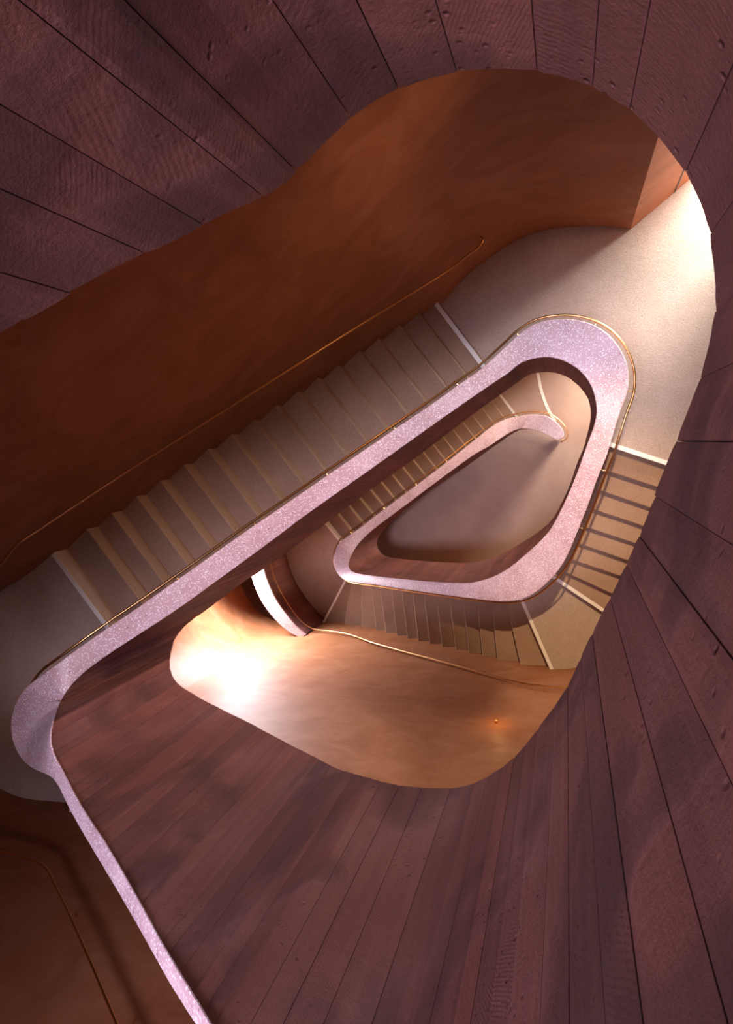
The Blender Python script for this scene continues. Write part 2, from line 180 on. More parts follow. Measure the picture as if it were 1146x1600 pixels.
(-2.480,-2.406,-2.524,-2.580,5.724,5.724,4.091),(-2.539,-2.416,-2.584,-2.588,5.683,5.683,4.046),(-2.599,-2.425,-2.643,-2.596,5.642,5.642,4.001),
(-2.658,-2.435,-2.702,-2.604,5.601,5.601,3.955),(-2.718,-2.445,-2.762,-2.612,5.560,5.560,3.909),(-2.777,-2.454,-2.821,-2.620,5.519,5.519,3.862),
(-2.837,-2.464,-2.880,-2.628,5.478,5.478,3.815),(-2.897,-2.473,-2.940,-2.636,5.437,5.437,3.767),(-2.956,-2.482,-2.999,-2.643,5.396,5.396,3.719),
(-3.016,-2.491,-3.059,-2.651,5.355,5.355,3.671),(-3.076,-2.500,-3.118,-2.659,5.314,5.314,3.623),(-3.136,-2.508,-3.178,-2.667,5.272,5.272,3.576),
(-3.195,-2.517,-3.238,-2.675,5.230,5.230,3.530),(-3.255,-2.525,-3.297,-2.684,5.188,5.188,3.484),(-3.316,-2.534,-3.357,-2.693,5.146,5.146,3.438),
(-3.376,-2.542,-3.417,-2.703,5.104,5.104,3.389),(-3.436,-2.551,-3.477,-2.713,5.061,5.061,3.338),(-3.497,-2.560,-3.537,-2.723,5.017,5.017,3.282),
(-3.558,-2.568,-3.597,-2.734,4.973,4.973,3.220),(-3.614,-2.576,-3.657,-2.745,4.930,4.930,3.158),(-3.672,-2.584,-3.717,-2.755,4.887,4.887,3.090),
(-3.729,-2.590,-3.777,-2.765,4.842,4.842,3.016),(-3.785,-2.596,-3.838,-2.775,4.798,4.798,2.939),(-3.839,-2.601,-3.899,-2.784,4.754,4.754,2.859),
(-3.895,-2.602,-3.960,-2.792,4.708,4.708,2.774),(-3.950,-2.599,-4.022,-2.798,4.663,4.663,2.688),(-3.996,-2.592,-4.083,-2.800,4.620,4.620,2.618),
(-4.033,-2.582,-4.143,-2.797,4.579,4.579,2.563),(-4.062,-2.568,-4.202,-2.787,4.539,4.539,2.522),(-4.092,-2.545,-4.284,-2.756,4.485,4.485,2.483),
(-4.113,-2.525,-4.355,-2.706,4.435,4.435,2.456),(-4.128,-2.503,-4.417,-2.643,4.387,4.387,2.438),(-4.139,-2.477,-4.466,-2.568,4.338,4.338,2.427),
(-4.146,-2.446,-4.497,-2.484,4.289,4.289,2.423),(-4.149,-2.415,-4.508,-2.396,4.240,4.240,2.419),(-4.149,-2.382,-4.499,-2.305,4.191,4.191,2.412),
(-4.146,-2.349,-4.471,-2.217,4.142,4.142,2.398),(-4.141,-2.317,-4.423,-2.138,4.094,4.094,2.377),(-4.131,-2.281,-4.358,-2.072,4.046,4.046,2.347),
(-4.116,-2.241,-4.285,-2.014,3.997,3.997,2.308),(-4.100,-2.208,-4.236,-1.978,3.963,3.963,2.277),(-4.079,-2.170,-4.189,-1.942,3.924,3.924,2.244),
(-4.059,-2.136,-4.143,-1.907,3.883,3.883,2.210),(-4.034,-2.099,-4.100,-1.870,3.838,3.838,2.180),(-4.003,-2.058,-4.058,-1.832,3.791,3.791,2.159),
(-3.967,-2.016,-4.016,-1.794,3.744,3.744,2.148),(-3.929,-1.975,-3.975,-1.755,3.698,3.698,2.146),(-3.893,-1.938,-3.932,-1.716,3.656,3.656,2.149),
(-3.856,-1.902,-3.889,-1.676,3.614,3.614,2.157),(-3.817,-1.866,-3.845,-1.637,3.574,3.574,2.168),(-3.778,-1.830,-3.800,-1.598,3.535,3.535,2.180),
(-3.738,-1.794,-3.755,-1.559,3.496,3.496,2.191),(-3.695,-1.757,-3.710,-1.520,3.457,3.457,2.201),(-3.649,-1.718,-3.665,-1.481,3.418,3.418,2.211),
(-3.604,-1.679,-3.619,-1.442,3.379,3.379,2.216),(-3.558,-1.640,-3.574,-1.404,3.341,3.341,2.216),(-3.511,-1.602,-3.529,-1.365,3.302,3.302,2.210),
(-3.465,-1.563,-3.483,-1.326,3.264,3.264,2.198),(-3.419,-1.525,-3.438,-1.287,3.225,3.225,2.179),(-3.373,-1.486,-3.393,-1.248,3.187,3.187,2.152),
(-3.326,-1.447,-3.347,-1.210,3.148,3.148,2.117),(-3.280,-1.409,-3.302,-1.171,3.110,3.110,2.074),(-3.234,-1.370,-3.256,-1.132,3.072,3.072,2.025),
(-3.188,-1.331,-3.211,-1.093,3.033,3.033,1.970),(-3.142,-1.292,-3.165,-1.054,2.995,2.995,1.911),(-3.096,-1.252,-3.120,-1.015,2.957,2.957,1.847),
(-3.050,-1.213,-3.074,-0.977,2.919,2.919,1.778),(-3.004,-1.174,-3.028,-0.938,2.881,2.881,1.703),(-2.959,-1.135,-2.983,-0.899,2.843,2.843,1.623),
(-2.913,-1.096,-2.937,-0.861,2.805,2.805,1.537),(-2.867,-1.057,-2.891,-0.822,2.766,2.766,1.448),(-2.821,-1.018,-2.846,-0.783,2.728,2.728,1.357),
(-2.775,-0.979,-2.800,-0.744,2.690,2.690,1.263),(-2.729,-0.940,-2.755,-0.705,2.652,2.652,1.169),(-2.682,-0.901,-2.710,-0.666,2.613,2.613,1.076),
(-2.636,-0.862,-2.665,-0.626,2.575,2.575,0.983),(-2.590,-0.824,-2.620,-0.587,2.536,2.536,0.891),(-2.544,-0.785,-2.575,-0.547,2.498,2.498,0.799),
(-2.498,-0.746,-2.531,-0.507,2.459,2.459,0.708),(-2.452,-0.708,-2.486,-0.467,2.421,2.421,0.618),(-2.405,-0.669,-2.442,-0.427,2.383,2.383,0.531),
(-2.359,-0.630,-2.398,-0.386,2.344,2.344,0.449),(-2.313,-0.591,-2.354,-0.346,2.306,2.306,0.374),(-2.271,-0.557,-2.309,-0.305,2.270,2.270,0.310),
(-2.229,-0.522,-2.265,-0.265,2.234,2.234,0.254),(-2.186,-0.487,-2.220,-0.224,2.198,2.198,0.207),(-2.144,-0.453,-2.176,-0.184,2.163,2.163,0.169),
(-2.101,-0.419,-2.131,-0.143,2.127,2.127,0.142),(-2.056,-0.383,-2.087,-0.103,2.090,2.090,0.125),(-2.012,-0.350,-2.042,-0.063,2.055,2.055,0.118),
(-1.969,-0.317,-1.997,-0.022,2.019,2.019,0.129),(-1.924,-0.287,-1.953,0.018,1.983,1.983,0.176),(-1.877,-0.258,-1.909,0.058,1.946,1.946,0.255),
(-1.831,-0.230,-1.865,0.099,1.909,1.909,0.354),(-1.782,-0.201,-1.821,0.140,1.871,1.871,0.459),(-1.730,-0.169,-1.778,0.181,1.831,1.831,0.551),
(-1.680,-0.135,-1.734,0.221,1.791,1.791,0.556),(-1.632,-0.100,-1.689,0.261,1.750,1.750,0.529),(-1.584,-0.064,-1.643,0.299,1.709,1.709,0.504),
(-1.538,-0.028,-1.597,0.336,1.668,1.668,0.481),(-1.495,0.006,-1.548,0.371,1.629,1.629,0.458),(-1.454,0.038,-1.498,0.403,1.590,1.590,0.441),
(-1.414,0.068,-1.446,0.433,1.553,1.553,0.426),(-1.374,0.098,-1.392,0.459,1.516,1.516,0.411),(-1.335,0.124,-1.337,0.483,1.481,1.481,0.395),
(-1.294,0.152,-1.280,0.503,1.446,1.446,0.380),(-1.252,0.179,-1.221,0.514,1.413,1.413,0.365),(-1.209,0.204,-1.161,0.521,1.381,1.381,0.352),
(-1.167,0.225,-1.101,0.532,1.352,1.352,0.343),(-1.126,0.242,-1.043,0.549,1.326,1.326,0.332),(-1.084,0.255,-0.985,0.566,1.301,1.301,0.322),
(-1.046,0.263,-0.926,0.576,1.280,1.280,0.311),(-1.011,0.267,-0.866,0.582,1.262,1.262,0.299),(-0.978,0.268,-0.808,0.586,1.246,1.246,0.288),
(-0.945,0.268,-0.749,0.586,1.232,1.232,0.278),(-0.904,0.267,-0.660,0.584,1.215,1.215,0.263),(-0.858,0.263,-0.571,0.575,1.201,1.201,0.247),
(-0.825,0.259,-0.513,0.563,1.193,1.193,0.236),(-0.792,0.254,-0.457,0.544,1.186,1.186,0.225),(-0.757,0.247,-0.403,0.518,1.179,1.179,0.214),
(-0.720,0.238,-0.352,0.487,1.172,1.172,0.200),(-0.683,0.229,-0.303,0.453,1.166,1.166,0.187),(-0.646,0.218,-0.256,0.416,1.161,1.161,0.175),
(-0.605,0.204,-0.211,0.377,1.157,1.157,0.162),(-0.559,0.187,-0.169,0.334,1.154,1.154,0.144),(-0.511,0.166,-0.131,0.288,1.152,1.152,0.123),
(-0.462,0.143,-0.100,0.236,1.150,1.150,0.101),(-0.409,0.114,-0.077,0.181,1.150,1.150,0.078),(-0.357,0.084,-0.065,0.122,1.150,1.150,0.056),
(-0.311,0.059,-0.086,0.068,1.150,1.150,0.037),(-0.275,0.041,-0.129,0.040,1.150,1.150,0.021),(-0.238,0.022,-0.184,0.023,1.150,1.150,0.006),
(-0.238,0.022,-0.184,0.023,1.150,1.150,0.006)]
LINES_A1=[(-5.368,-1.236,-4.559,-2.122,25),(-5.046,-0.998,-4.242,-1.888,26),(-4.859,-0.815,-4.060,-1.710,27),(-4.647,-0.634,-3.853,-1.533,28),(-4.446,-0.457,-3.656,-1.359,29),(-4.229,-0.283,-3.444,-1.189,30),(-4.014,-0.105,-3.233,-1.016,31),(-3.792,0.068,-3.017,-0.846,32),(-3.582,0.245,-2.811,-0.673,33),(-3.366,0.418,-2.600,-0.504,34),(-3.152,0.594,-2.391,-0.332,35),(-2.959,0.774,-2.203,-0.156,36),(-2.761,0.950,-2.009,0.016,37),(-2.540,1.136,-1.793,0.197,38),(-2.339,1.294,-1.597,0.351,39),(-2.099,1.468,-1.362,0.522,40),(-1.889,1.648,-1.156,0.697,41),(-1.682,1.814,-0.954,0.860,42)]
LINES_R1=[(1.117,-0.289,0.548,-0.093,43),(1.054,-0.570,0.474,-0.382,44),(1.006,-0.850,0.399,-0.647,45),(0.945,-1.117,0.335,-0.922,46),(0.879,-1.386,0.259,-1.199,47),(0.817,-1.665,0.185,-1.469,48),(0.748,-1.934,0.098,-1.747,49),(0.669,-2.243,0.013,-1.972,50),(0.585,-2.585,-0.114,-2.152,51)]
LINES_Q1=[(-0.112,-3.680,-0.622,-2.572,52),(-0.587,-3.715,-0.842,-2.688,53),(-0.980,-3.773,-1.104,-2.737,54),(-1.255,-3.804,-1.378,-2.795,55),(-1.528,-3.855,-1.652,-2.834,56),(-1.797,-3.864,-1.939,-2.859,57),(-2.086,-3.901,-2.220,-2.895,58),(-2.362,-3.944,-2.498,-2.925,59),(-2.640,-3.975,-2.761,-2.966,60),(-2.908,-3.971,-3.035,-3.007,61),(-3.181,-4.016,-3.308,-3.048,62),(-3.473,-4.067,-3.597,-3.088,63),(-3.749,-4.070,-3.851,-3.124,64),(-4.120,-4.120,-4.147,-3.152,65),(-4.624,-4.160,-4.442,-3.200,66),(-5.169,-4.105,-4.685,-3.187,67)]
LINES_A2=[(-5.741,-1.267,-4.933,-2.154,68),(-5.522,-1.093,-4.718,-1.984,69),(-5.303,-0.919,-4.504,-1.813,70),(-5.084,-0.745,-4.290,-1.643,71),(-4.865,-0.570,-4.075,-1.473,72),(-4.646,-0.396,-3.861,-1.303,73),(-4.427,-0.222,-3.647,-1.132,74),(-4.208,-0.048,-3.432,-0.962,75),(-3.989,0.127,-3.218,-0.792,76),(-3.770,0.301,-3.004,-0.622,77),(-3.551,0.475,-2.790,-0.451,78),(-3.332,0.649,-2.575,-0.281,79),(-3.112,0.823,-2.361,-0.111,80),(-2.893,0.998,-2.147,0.059,81),(-2.674,1.172,-1.932,0.230,82),(-2.455,1.346,-1.718,0.400,83),(-2.236,1.520,-1.504,0.570,84),(-2.017,1.695,-1.289,0.740,85)]

# ST rows: inner x, inner y, outer x, outer y, coping height at the inner edge, at the outer edge, height of the lower edge
random.seed(7)

# ------------------------------------------------------------------ materials
def new_mat(name):
    mt = bpy.data.materials.new(name); mt.use_nodes = True
    nt = mt.node_tree; b = nt.nodes['Principled BSDF']
    return mt, nt, b
def N(nt, typ, **kw):
    n = nt.nodes.new(typ)
    for k, v in kw.items(): setattr(n, k, v)
    return n
def noise(nt, vec, scale, detail=4, rough=.55, dist=0):
    n = N(nt, 'ShaderNodeTexNoise'); n.inputs['Scale'].default_value = scale
    n.inputs['Detail'].default_value = detail; n.inputs['Roughness'].default_value = rough
    n.inputs['Distortion'].default_value = dist
    if vec is not None: nt.links.new(vec, n.inputs['Vector'])
    return n.outputs['Fac']
def ramp(nt, fac, stops):
    r = N(nt, 'ShaderNodeValToRGB'); cr = r.color_ramp
    while len(cr.elements) < len(stops): cr.elements.new(0.5)
    for e, (p, c) in zip(cr.elements, stops): e.position = p; e.color = (*c, 1) if len(c) == 3 else c
    nt.links.new(fac, r.inputs[0]); return r.outputs[0]
def math_n(nt, op, a, b=None, clamp=False):
    n = N(nt, 'ShaderNodeMath', operation=op); n.use_clamp = clamp
    for i, v in enumerate((a, b)):
        if v is None: continue
        if isinstance(v, (int, float)): n.inputs[i].default_value = v
        else: nt.links.new(v, n.inputs[i])
    return n.outputs[0]
def mix(nt, fac, a, b, mode='MIX'):
    n = N(nt, 'ShaderNodeMix', data_type='RGBA', blend_type=mode)
    for i, v in ((0, fac), (6, a), (7, b)):
        if isinstance(v, (int, float)): n.inputs[i].default_value = v
        elif isinstance(v, tuple): n.inputs[i].default_value = (*v, 1)
        else: nt.links.new(v, n.inputs[i])
    return n.outputs[2]
def bump(nt, b, h, strength, dist, prev=None):
    n = N(nt, 'ShaderNodeBump'); n.inputs['Strength'].default_value = strength; n.inputs['Distance'].default_value = dist
    nt.links.new(h, n.inputs['Height'])
    if prev is not None: nt.links.new(prev, n.inputs['Normal'])
    if b is not None: nt.links.new(n.outputs[0], b.inputs['Normal'])
    return n.outputs[0]
def pos(nt, scale=(1, 1, 1)):
    g = N(nt, 'ShaderNodeNewGeometry'); mp = N(nt, 'ShaderNodeMapping'); mp.inputs['Scale'].default_value = scale
    nt.links.new(g.outputs['Position'], mp.inputs['Vector']); return mp.outputs[0]

def board_material():
    mt, nt, b = new_mat('board_marked_concrete')
    oi = N(nt, 'ShaderNodeObjectInfo'); rnd = oi.outputs['Random']
    p = pos(nt)
    big = noise(nt, p, 1.6, 5)
    base = ramp(nt, big, [(.3, (.195, .076, .060)), (.55, (.245, .100, .083)), (.75, (.29, .132, .115))])
    tone = ramp(nt, rnd, [(0, (.80, .81, .84)), (.3, (.95, .95, .95)), (.7, (1.03, 1.01, 1.0)), (1, (1.12, 1.06, 1.04))])
    col = mix(nt, 1.0, base, tone, 'MULTIPLY')
    pe = pos(nt, (22, 22, 1.4)); grain = noise(nt, pe, 1.0, 5, .6)
    col = mix(nt, .55, col, ramp(nt, grain, [(.35, (.75, .75, .77)), (.65, (1.1, 1.1, 1.1))]), 'MULTIPLY')
    nt.links.new(col, b.inputs['Base Color'])
    b.inputs['Roughness'].default_value = .66; b.inputs['Specular IOR Level'].default_value = .26
    # slanted saw marks that differ from board to board
    mp = N(nt, 'ShaderNodeMapping')
    g = N(nt, 'ShaderNodeNewGeometry'); nt.links.new(g.outputs['Position'], mp.inputs['Vector'])
    cx = N(nt, 'ShaderNodeCombineXYZ'); nt.links.new(math_n(nt, 'MULTIPLY', math_n(nt, 'SUBTRACT', rnd, .5), 2.2), cx.inputs[0])
    nt.links.new(math_n(nt, 'MULTIPLY', rnd, 1.5), cx.inputs[1]); nt.links.new(cx.outputs[0], mp.inputs['Rotation'])
    wv = N(nt, 'ShaderNodeTexWave', wave_type='BANDS', bands_direction='Z'); nt.links.new(mp.outputs[0], wv.inputs['Vector'])
    wv.inputs['Scale'].default_value = 34; wv.inputs['Distortion'].default_value = 2.5; wv.inputs['Detail'].default_value = 3; wv.inputs['Detail Scale'].default_value = 1.6
    mask = noise(nt, p, 2.3, 2)
    mask = math_n(nt, 'MULTIPLY', math_n(nt, 'SUBTRACT', mask, .45, True), 5, True)
    saw = math_n(nt, 'MULTIPLY', wv.outputs['Fac'], mask)
    nb = bump(nt, None, saw, .35, .002)
    rm = math_n(nt, 'MULTIPLY', math_n(nt, 'SUBTRACT', noise(nt, p, 1.9, 3, .5, .5), .5, True), 7, True)
    nb = bump(nt, None, math_n(nt, 'MULTIPLY', noise(nt, p, 38, 9, .8, .4), rm), 1.0, .022, nb)
    nb = bump(nt, None, grain, .3, .003, nb)
    vo = N(nt, 'ShaderNodeTexVoronoi'); vo.inputs['Scale'].default_value = 28; nt.links.new(p, vo.inputs['Vector'])
    pm = noise(nt, p, 3.1, 3)
    pits = ramp(nt, vo.outputs['Distance'], [(.0, (0, 0, 0)), (.22, (1, 1, 1))])
    pm2 = math_n(nt, 'MULTIPLY', math_n(nt, 'SUBTRACT', pm, .5, True), 8, True)
    pit = math_n(nt, 'MULTIPLY', math_n(nt, 'SUBTRACT', 1.0, pits), pm2)
    nb = bump(nt, None, math_n(nt, 'MULTIPLY', pit, -1.0), 1.0, .010, nb)
    bump(nt, b, noise(nt, p, 60, 8, .72), .65, .008, nb)
    return mt
def core_material(name, c0, c1, rough=.6):
    mt, nt, b = new_mat(name); p = pos(nt)
    nt.links.new(ramp(nt, noise(nt, p, 2.0, 6, .6, .6), [(.3, c0), (.7, c1)]), b.inputs['Base Color'])
    b.inputs['Roughness'].default_value = rough
    bump(nt, b, noise(nt, p, 40, 5), .25, .004); return mt
def coping_material():
    mt, nt, b = new_mat('terrazzo_coping'); p = pos(nt)
    base = ramp(nt, noise(nt, p, 3.0, 5), [(.3, (.52, .34, .36)), (.7, (.68, .49, .53))])
    v = N(nt, 'ShaderNodeTexVoronoi'); v.inputs['Scale'].default_value = 75; nt.links.new(p, v.inputs['Vector'])
    wn = N(nt, 'ShaderNodeTexWhiteNoise'); nt.links.new(v.outputs['Position'], wn.inputs['Vector'])
    chip = math_n(nt, 'MULTIPLY', math_n(nt, 'LESS_THAN', v.outputs['Distance'], .42), math_n(nt, 'GREATER_THAN', wn.outputs['Value'], .55))
    col = mix(nt, chip, base, (.92, .88, .90))
    v2 = N(nt, 'ShaderNodeTexVoronoi'); v2.inputs['Scale'].default_value = 34; nt.links.new(p, v2.inputs['Vector'])
    wn2 = N(nt, 'ShaderNodeTexWhiteNoise'); nt.links.new(v2.outputs['Position'], wn2.inputs['Vector'])
    dark = math_n(nt, 'MULTIPLY', math_n(nt, 'LESS_THAN', v2.outputs['Distance'], .2), math_n(nt, 'GREATER_THAN', wn2.outputs['Value'], .86))
    col = mix(nt, dark, col, (.22, .10, .12))
    nt.links.new(col, b.inputs['Base Color']); b.inputs['Roughness'].default_value = .42
    bump(nt, b, noise(nt, p, 70, 4), .35, .004); return mt
def floor_material(name, c0, c1, c2):
    mt, nt, b = new_mat(name); p = pos(nt)
    base = ramp(nt, noise(nt, p, 1.1, 5, .6, .3), [(.3, c0), (.7, c1)])
    col = mix(nt, .5, base, ramp(nt, noise(nt, p, 75, 3, .7), [(.38, c2), (.62, (1.15, 1.15, 1.15))]), 'MULTIPLY')
    nt.links.new(col, b.inputs['Base Color']); b.inputs['Roughness'].default_value = .8
    bump(nt, b, noise(nt, p, 55, 4, .7), .6, .008); return mt
def plaster_material():
    mt, nt, b = new_mat('polished_plaster'); p = pos(nt, (1, 1, 1.6))
    f = noise(nt, p, 1.3, 8, .62, 1.4)
    nt.links.new(ramp(nt, f, [(.25, (.27, .098, .034)), (.5, (.34, .137, .058)), (.75, (.42, .19, .095))]), b.inputs['Base Color'])
    b.inputs['Roughness'].default_value = .55; b.inputs['Specular IOR Level'].default_value = .25
    bump(nt, b, noise(nt, p, 5, 6), .12, .02); return mt
def plain(name, col, rough=.5, metal=0):
    mt, nt, b = new_mat(name); p = pos(nt)
    c = mix(nt, .25, col, ramp(nt, noise(nt, p, 30, 3), [(.3, tuple(x * .75 for x in col)), (.7, tuple(min(1, x * 1.1) for x in col))]))
    nt.links.new(c, b.inputs['Base Color']); b.inputs['Roughness'].default_value = rough; b.inputs['Metallic'].default_value = metal; return mt

M_BOARD = board_material()
M_CORE = core_material('smooth_red_concrete', (.27, .10, .07), (.36, .15, .11))
M_COPE = coping_material()
M_FLOOR = floor_material('sanded_terrazzo_floor', (.38, .285, .22), (.48, .375, .30), (.66, .62, .58))
M_STEP = floor_material('step_terrazzo', (.29, .185, .12), (.38, .255, .175), (.66, .62, .58))
M_WALL = plaster_material()
M_STRIP = plain('pale_nosing', (.80, .77, .70), .5)
M_BRASS = plain('aged_brass', (.72, .42, .17), .3, 1)
M_DARK = plain('dark_seal', (.03, .015, .01), .6)
M_GLASS = plain('frosted_pane', (.85, .85, .85), .3)

# ------------------------------------------------------------------ helpers
def link(name, verts, faces, mat, parent=None, smooth=False):
    me = bpy.data.meshes.new(name); me.from_pydata([tuple(v) for v in verts], [], faces); me.update()
    bm = bmesh.new(); bm.from_mesh(me); bmesh.ops.recalc_face_normals(bm, faces=bm.faces); bm.to_mesh(me); bm.free()
    if smooth: me.polygons.foreach_set('use_smooth', [True] * len(me.polygons))
    me.materials.append(mat)
    o = bpy.data.objects.new(name, me); C.objects.link(o)
    if parent is not None:
        o.parent = parent; o.matrix_parent_inverse = Matrix.Translation(-parent.location)
    return o
def thing(name, loc, label, cat, group=None):
    o = bpy.data.objects.new(name, None); C.objects.link(o); o.location = loc; o.empty_display_size = .2
    o['label'] = label; o['category'] = cat
    if group: o['group'] = group
    return o
def prism(poly, z0, z1):
    n = len(poly)
    v = [(x, y, z1) for x, y in poly] + [(x, y, z0) for x, y in poly]
    tris = [tuple(t) for t in tessellate_polygon([[Vector((x, y, 0)) for x, y in poly]])]
    f = tris + [tuple(n + i for i in reversed(t)) for t in tris]
    f += [(i, (i + 1) % n, n + (i + 1) % n, n + i) for i in range(n)]
    return v, f
def tube(pts, rad, seg=8, cap=True):
    P = [Vector(p) for p in pts]; v = []; f = []
    for i, p in enumerate(P):
        t = (P[min(i + 1, len(P) - 1)] - P[max(i - 1, 0)]).normalized()
        a = t.cross(Vector((0, 0, 1)));  a = a.normalized() if a.length > 1e-4 else Vector((1, 0, 0))
        b = t.cross(a)
        for k in range(seg):
            an = 2 * math.pi * k / seg; v.append(p + (a * math.cos(an) + b * math.sin(an)) * rad)
    for i in range(len(P) - 1):
        for k in range(seg):
            k2 = (k + 1) % seg; f.append((i * seg + k, i * seg + k2, (i + 1) * seg + k2, (i + 1) * seg + k))
    f.append(tuple(range(seg))); f.append(tuple((len(P) - 1) * seg + k for k in range(seg)))
    return v, f
def catmull(P, n=8):
    P = [Vector(p) for p in P]; o = []
    for i in range(len(P) - 1):
        a, b, c, d = P[max(i - 1, 0)], P[i], P[i + 1], P[min(i + 2, len(P) - 1)]
        for k in range(n):
            u = k / n
            o.append(.5 * ((2 * b) + (c - a) * u + (2 * a - 5 * b + 4 * c - d) * u * u + (3 * b - a - 3 * c + d) * u ** 3))
    o.append(P[-1]); return o
def cross(P, a, b):
    """all places where the polyline P meets the infinite line a-b, as (index, point)"""
    nx, ny = -(b[1] - a[1]), b[0] - a[0]; o = []
    for i in range(len(P) - 1):
        v0 = (P[i][0] - a[0]) * nx + (P[i][1] - a[1]) * ny; v1 = (P[i + 1][0] - a[0]) * nx + (P[i + 1][1] - a[1]) * ny
        if v0 * v1 <= 0 and v0 != v1:
            u = v0 / (v0 - v1); o.append((i + u, (P[i][0] + (P[i + 1][0] - P[i][0]) * u, P[i][1] + (P[i + 1][1] - P[i][1]) * u)))
    return o

# ------------------------------------------------------------------ the outer wall (plan, clockwise as one walks down)
NORTH = catmull([(-6.25, -1.77), (-5.80, -1.53), (-5.37, -1.24), (-4.86, -.82), (-4.23, -.28), (-3.58, .25), (-2.96, .77), (-2.34, 1.29), (-1.68, 1.81),
                 (-1.41, 2.08), (-1.21, 2.24), (-.77, 2.50), (-.38, 2.61), (0, 2.61), (.33, 2.58), (.62, 2.51)], 5)
LOBBY = [Vector(p) for p in [(.62, 2.51), (1.07, 2.87), (1.35, 3.10), (.75, 3.9), (.75, 5.6), (4.3, 5.0), (4.5, 3.6), (1.78, 2.35)]]
RIGHT = catmull([(1.78, 2.35), (1.95, 1.6), (1.98, .6), (1.88, -.4), (1.68, -1.5), (1.40, -2.4), (1.00, -3.1), (.62, -3.45), (.28, -3.61)], 5)
SOUTH = catmull([(.28, -3.61), (-.11, -3.69), (-.59, -3.74), (-1.25, -3.81), (-1.80, -3.87), (-2.64, -3.97), (-3.47, -4.06), (-4.12, -4.12), (-4.62, -4.16), (-5.17, -4.22), (-5.6, -4.29), (-6.2, -4.36)], 5)
LEFT = catmull([(-6.2, -4.36), (-6.7, -4.25), (-7.1, -3.98), (-7.4, -3.5), (-7.5, -3.05), (-7.35, -2.6), (-6.95, -2.2), (-6.25, -1.77)], 5)
TOP = 18.0
# one smooth run from the right wall round the south and left sides to the north wall, cut into its sides
def rejoin():
    global RIGHT, SOUTH, LEFT, NORTH
    P = [RIGHT[0]] + RIGHT[5::5] + SOUTH[5::5] + LEFT[5::5] + NORTH[5::5]
    cut = [0, (len(RIGHT) - 1) // 5, (len(SOUTH) - 1) // 5, (len(LEFT) - 1) // 5, (len(NORTH) - 1) // 5]
    Q = catmull(P, 5); a = 0; out = []
    for n in cut[1:]: out.append(Q[a:a + 5 * n + 1]); a += 5 * n
    RIGHT, SOUTH, LEFT, NORTH = out
rejoin()
W = NORTH + LOBBY[1:] + RIGHT[1:] + SOUTH[1:] + LEFT[1:]
def wall(name, P, z0, z1, th=.3, mat=M_WALL, smooth=True):
    n = len(P); off = []
    for i in range(n):
        t = (P[min(i + 1, n - 1)] - P[max(i - 1, 0)]).normalized(); off.append(P[i] + Vector((-t.y, t.x)) * th)
    v = []
    for q in (P, off):
        for z in (z0, z1): v += [(p.x, p.y, z) for p in q]
    f = []
    for i in range(n - 1):
        f += [(i, i + 1, n + i + 1, n + i), (2 * n + i, 2 * n + i + 1, 3 * n + i + 1, 3 * n + i), (n + i, n + i + 1, 3 * n + i + 1, 3 * n + i), (i, i + 1, 2 * n + i + 1, 2 * n + i)]
    f += [(0, n, 3 * n, 2 * n), (n - 1, 2 * n - 1, 4 * n - 1, 3 * n - 1)]
    o = link(name, v, f, mat, smooth=False); o['kind'] = 'structure'
    if smooth: o.data.polygons.foreach_set('use_smooth', [True] * len(o.data.polygons)); bpy_auto(o)
    return o
def bpy_auto(o):
    # sharp where faces meet at more than 35 degrees
    bm = bmesh.new(); bm.from_mesh(o.data)
    for e in bm.edges:
        if len(e.link_faces) == 2 and e.calc_face_angle(0) > math.radians(35): e.smooth = False
    bm.to_mesh(o.data); bm.free()
wall('wall_north', NORTH, 0, TOP)
wall('wall_lobby', LOBBY, 0, TOP, smooth=False)
wall('wall_right', RIGHT, 0, TOP)
wall('wall_south', SOUTH, 0, TOP)
wall('wall_left', LEFT, Z(68) + .15, TOP)
cen = Vector((-5.9, -3.1))
LOW = [p + (p - cen).normalized() * (1.1 * math.sin(math.pi * i / (len(LEFT) - 1))) for i, p in enumerate(LEFT)]
wall('wall_recess', LOW, 0, Z(68) + .15)
W = NORTH + LOBBY[1:] + RIGHT[1:] + SOUTH[1:] + LEFT[1:]
v, f = prism([(-9, -6), (6, -6), (6, 7), (-9, 7)], -.3, 0)
o = link('floor', v, f, floor_material('ground_floor_terrazzo', (.38, .255, .20), (.46, .325, .26), (.66, .60, .56))); o['kind'] = 'structure'
# ceiling with the deep skylight shaft, shaped like the open well below it
outer_ring = [(-9, -6), (6, -6), (6, 7), (-9, 7)]
hole = [(-4.95, -2.6), (-4.75, -2.2), (-4.2, -2.1), (-1.1, .35), (-.7, .72), (-.2, .8), (.22, .5), (.3, 0), (.1, -1.2), (-.3, -1.95), (-.9, -2.25), (-2.6, -2.5)]
v = [(x, y, z) for z in (TOP, TOP + 4.0) for x, y in outer_ring + hole]
tris = [tuple(t) for t in tessellate_polygon([[Vector((x, y, 0)) for x, y in outer_ring], [Vector((x, y, 0)) for x, y in hole]])]
nn_ = len(outer_ring) + len(hole)
f = tris + [tuple(nn_ + k for k in reversed(t)) for t in tris]
f += [(k, (k + 1) % 4, nn_ + (k + 1) % 4, nn_ + k) for k in range(4)]
f += [(4 + k, 4 + (k + 1) % len(hole), nn_ + 4 + (k + 1) % len(hole), nn_ + 4 + k) for k in range(len(hole))]
o = link('ceiling', v, f, M_CORE); o['kind'] = 'structure'

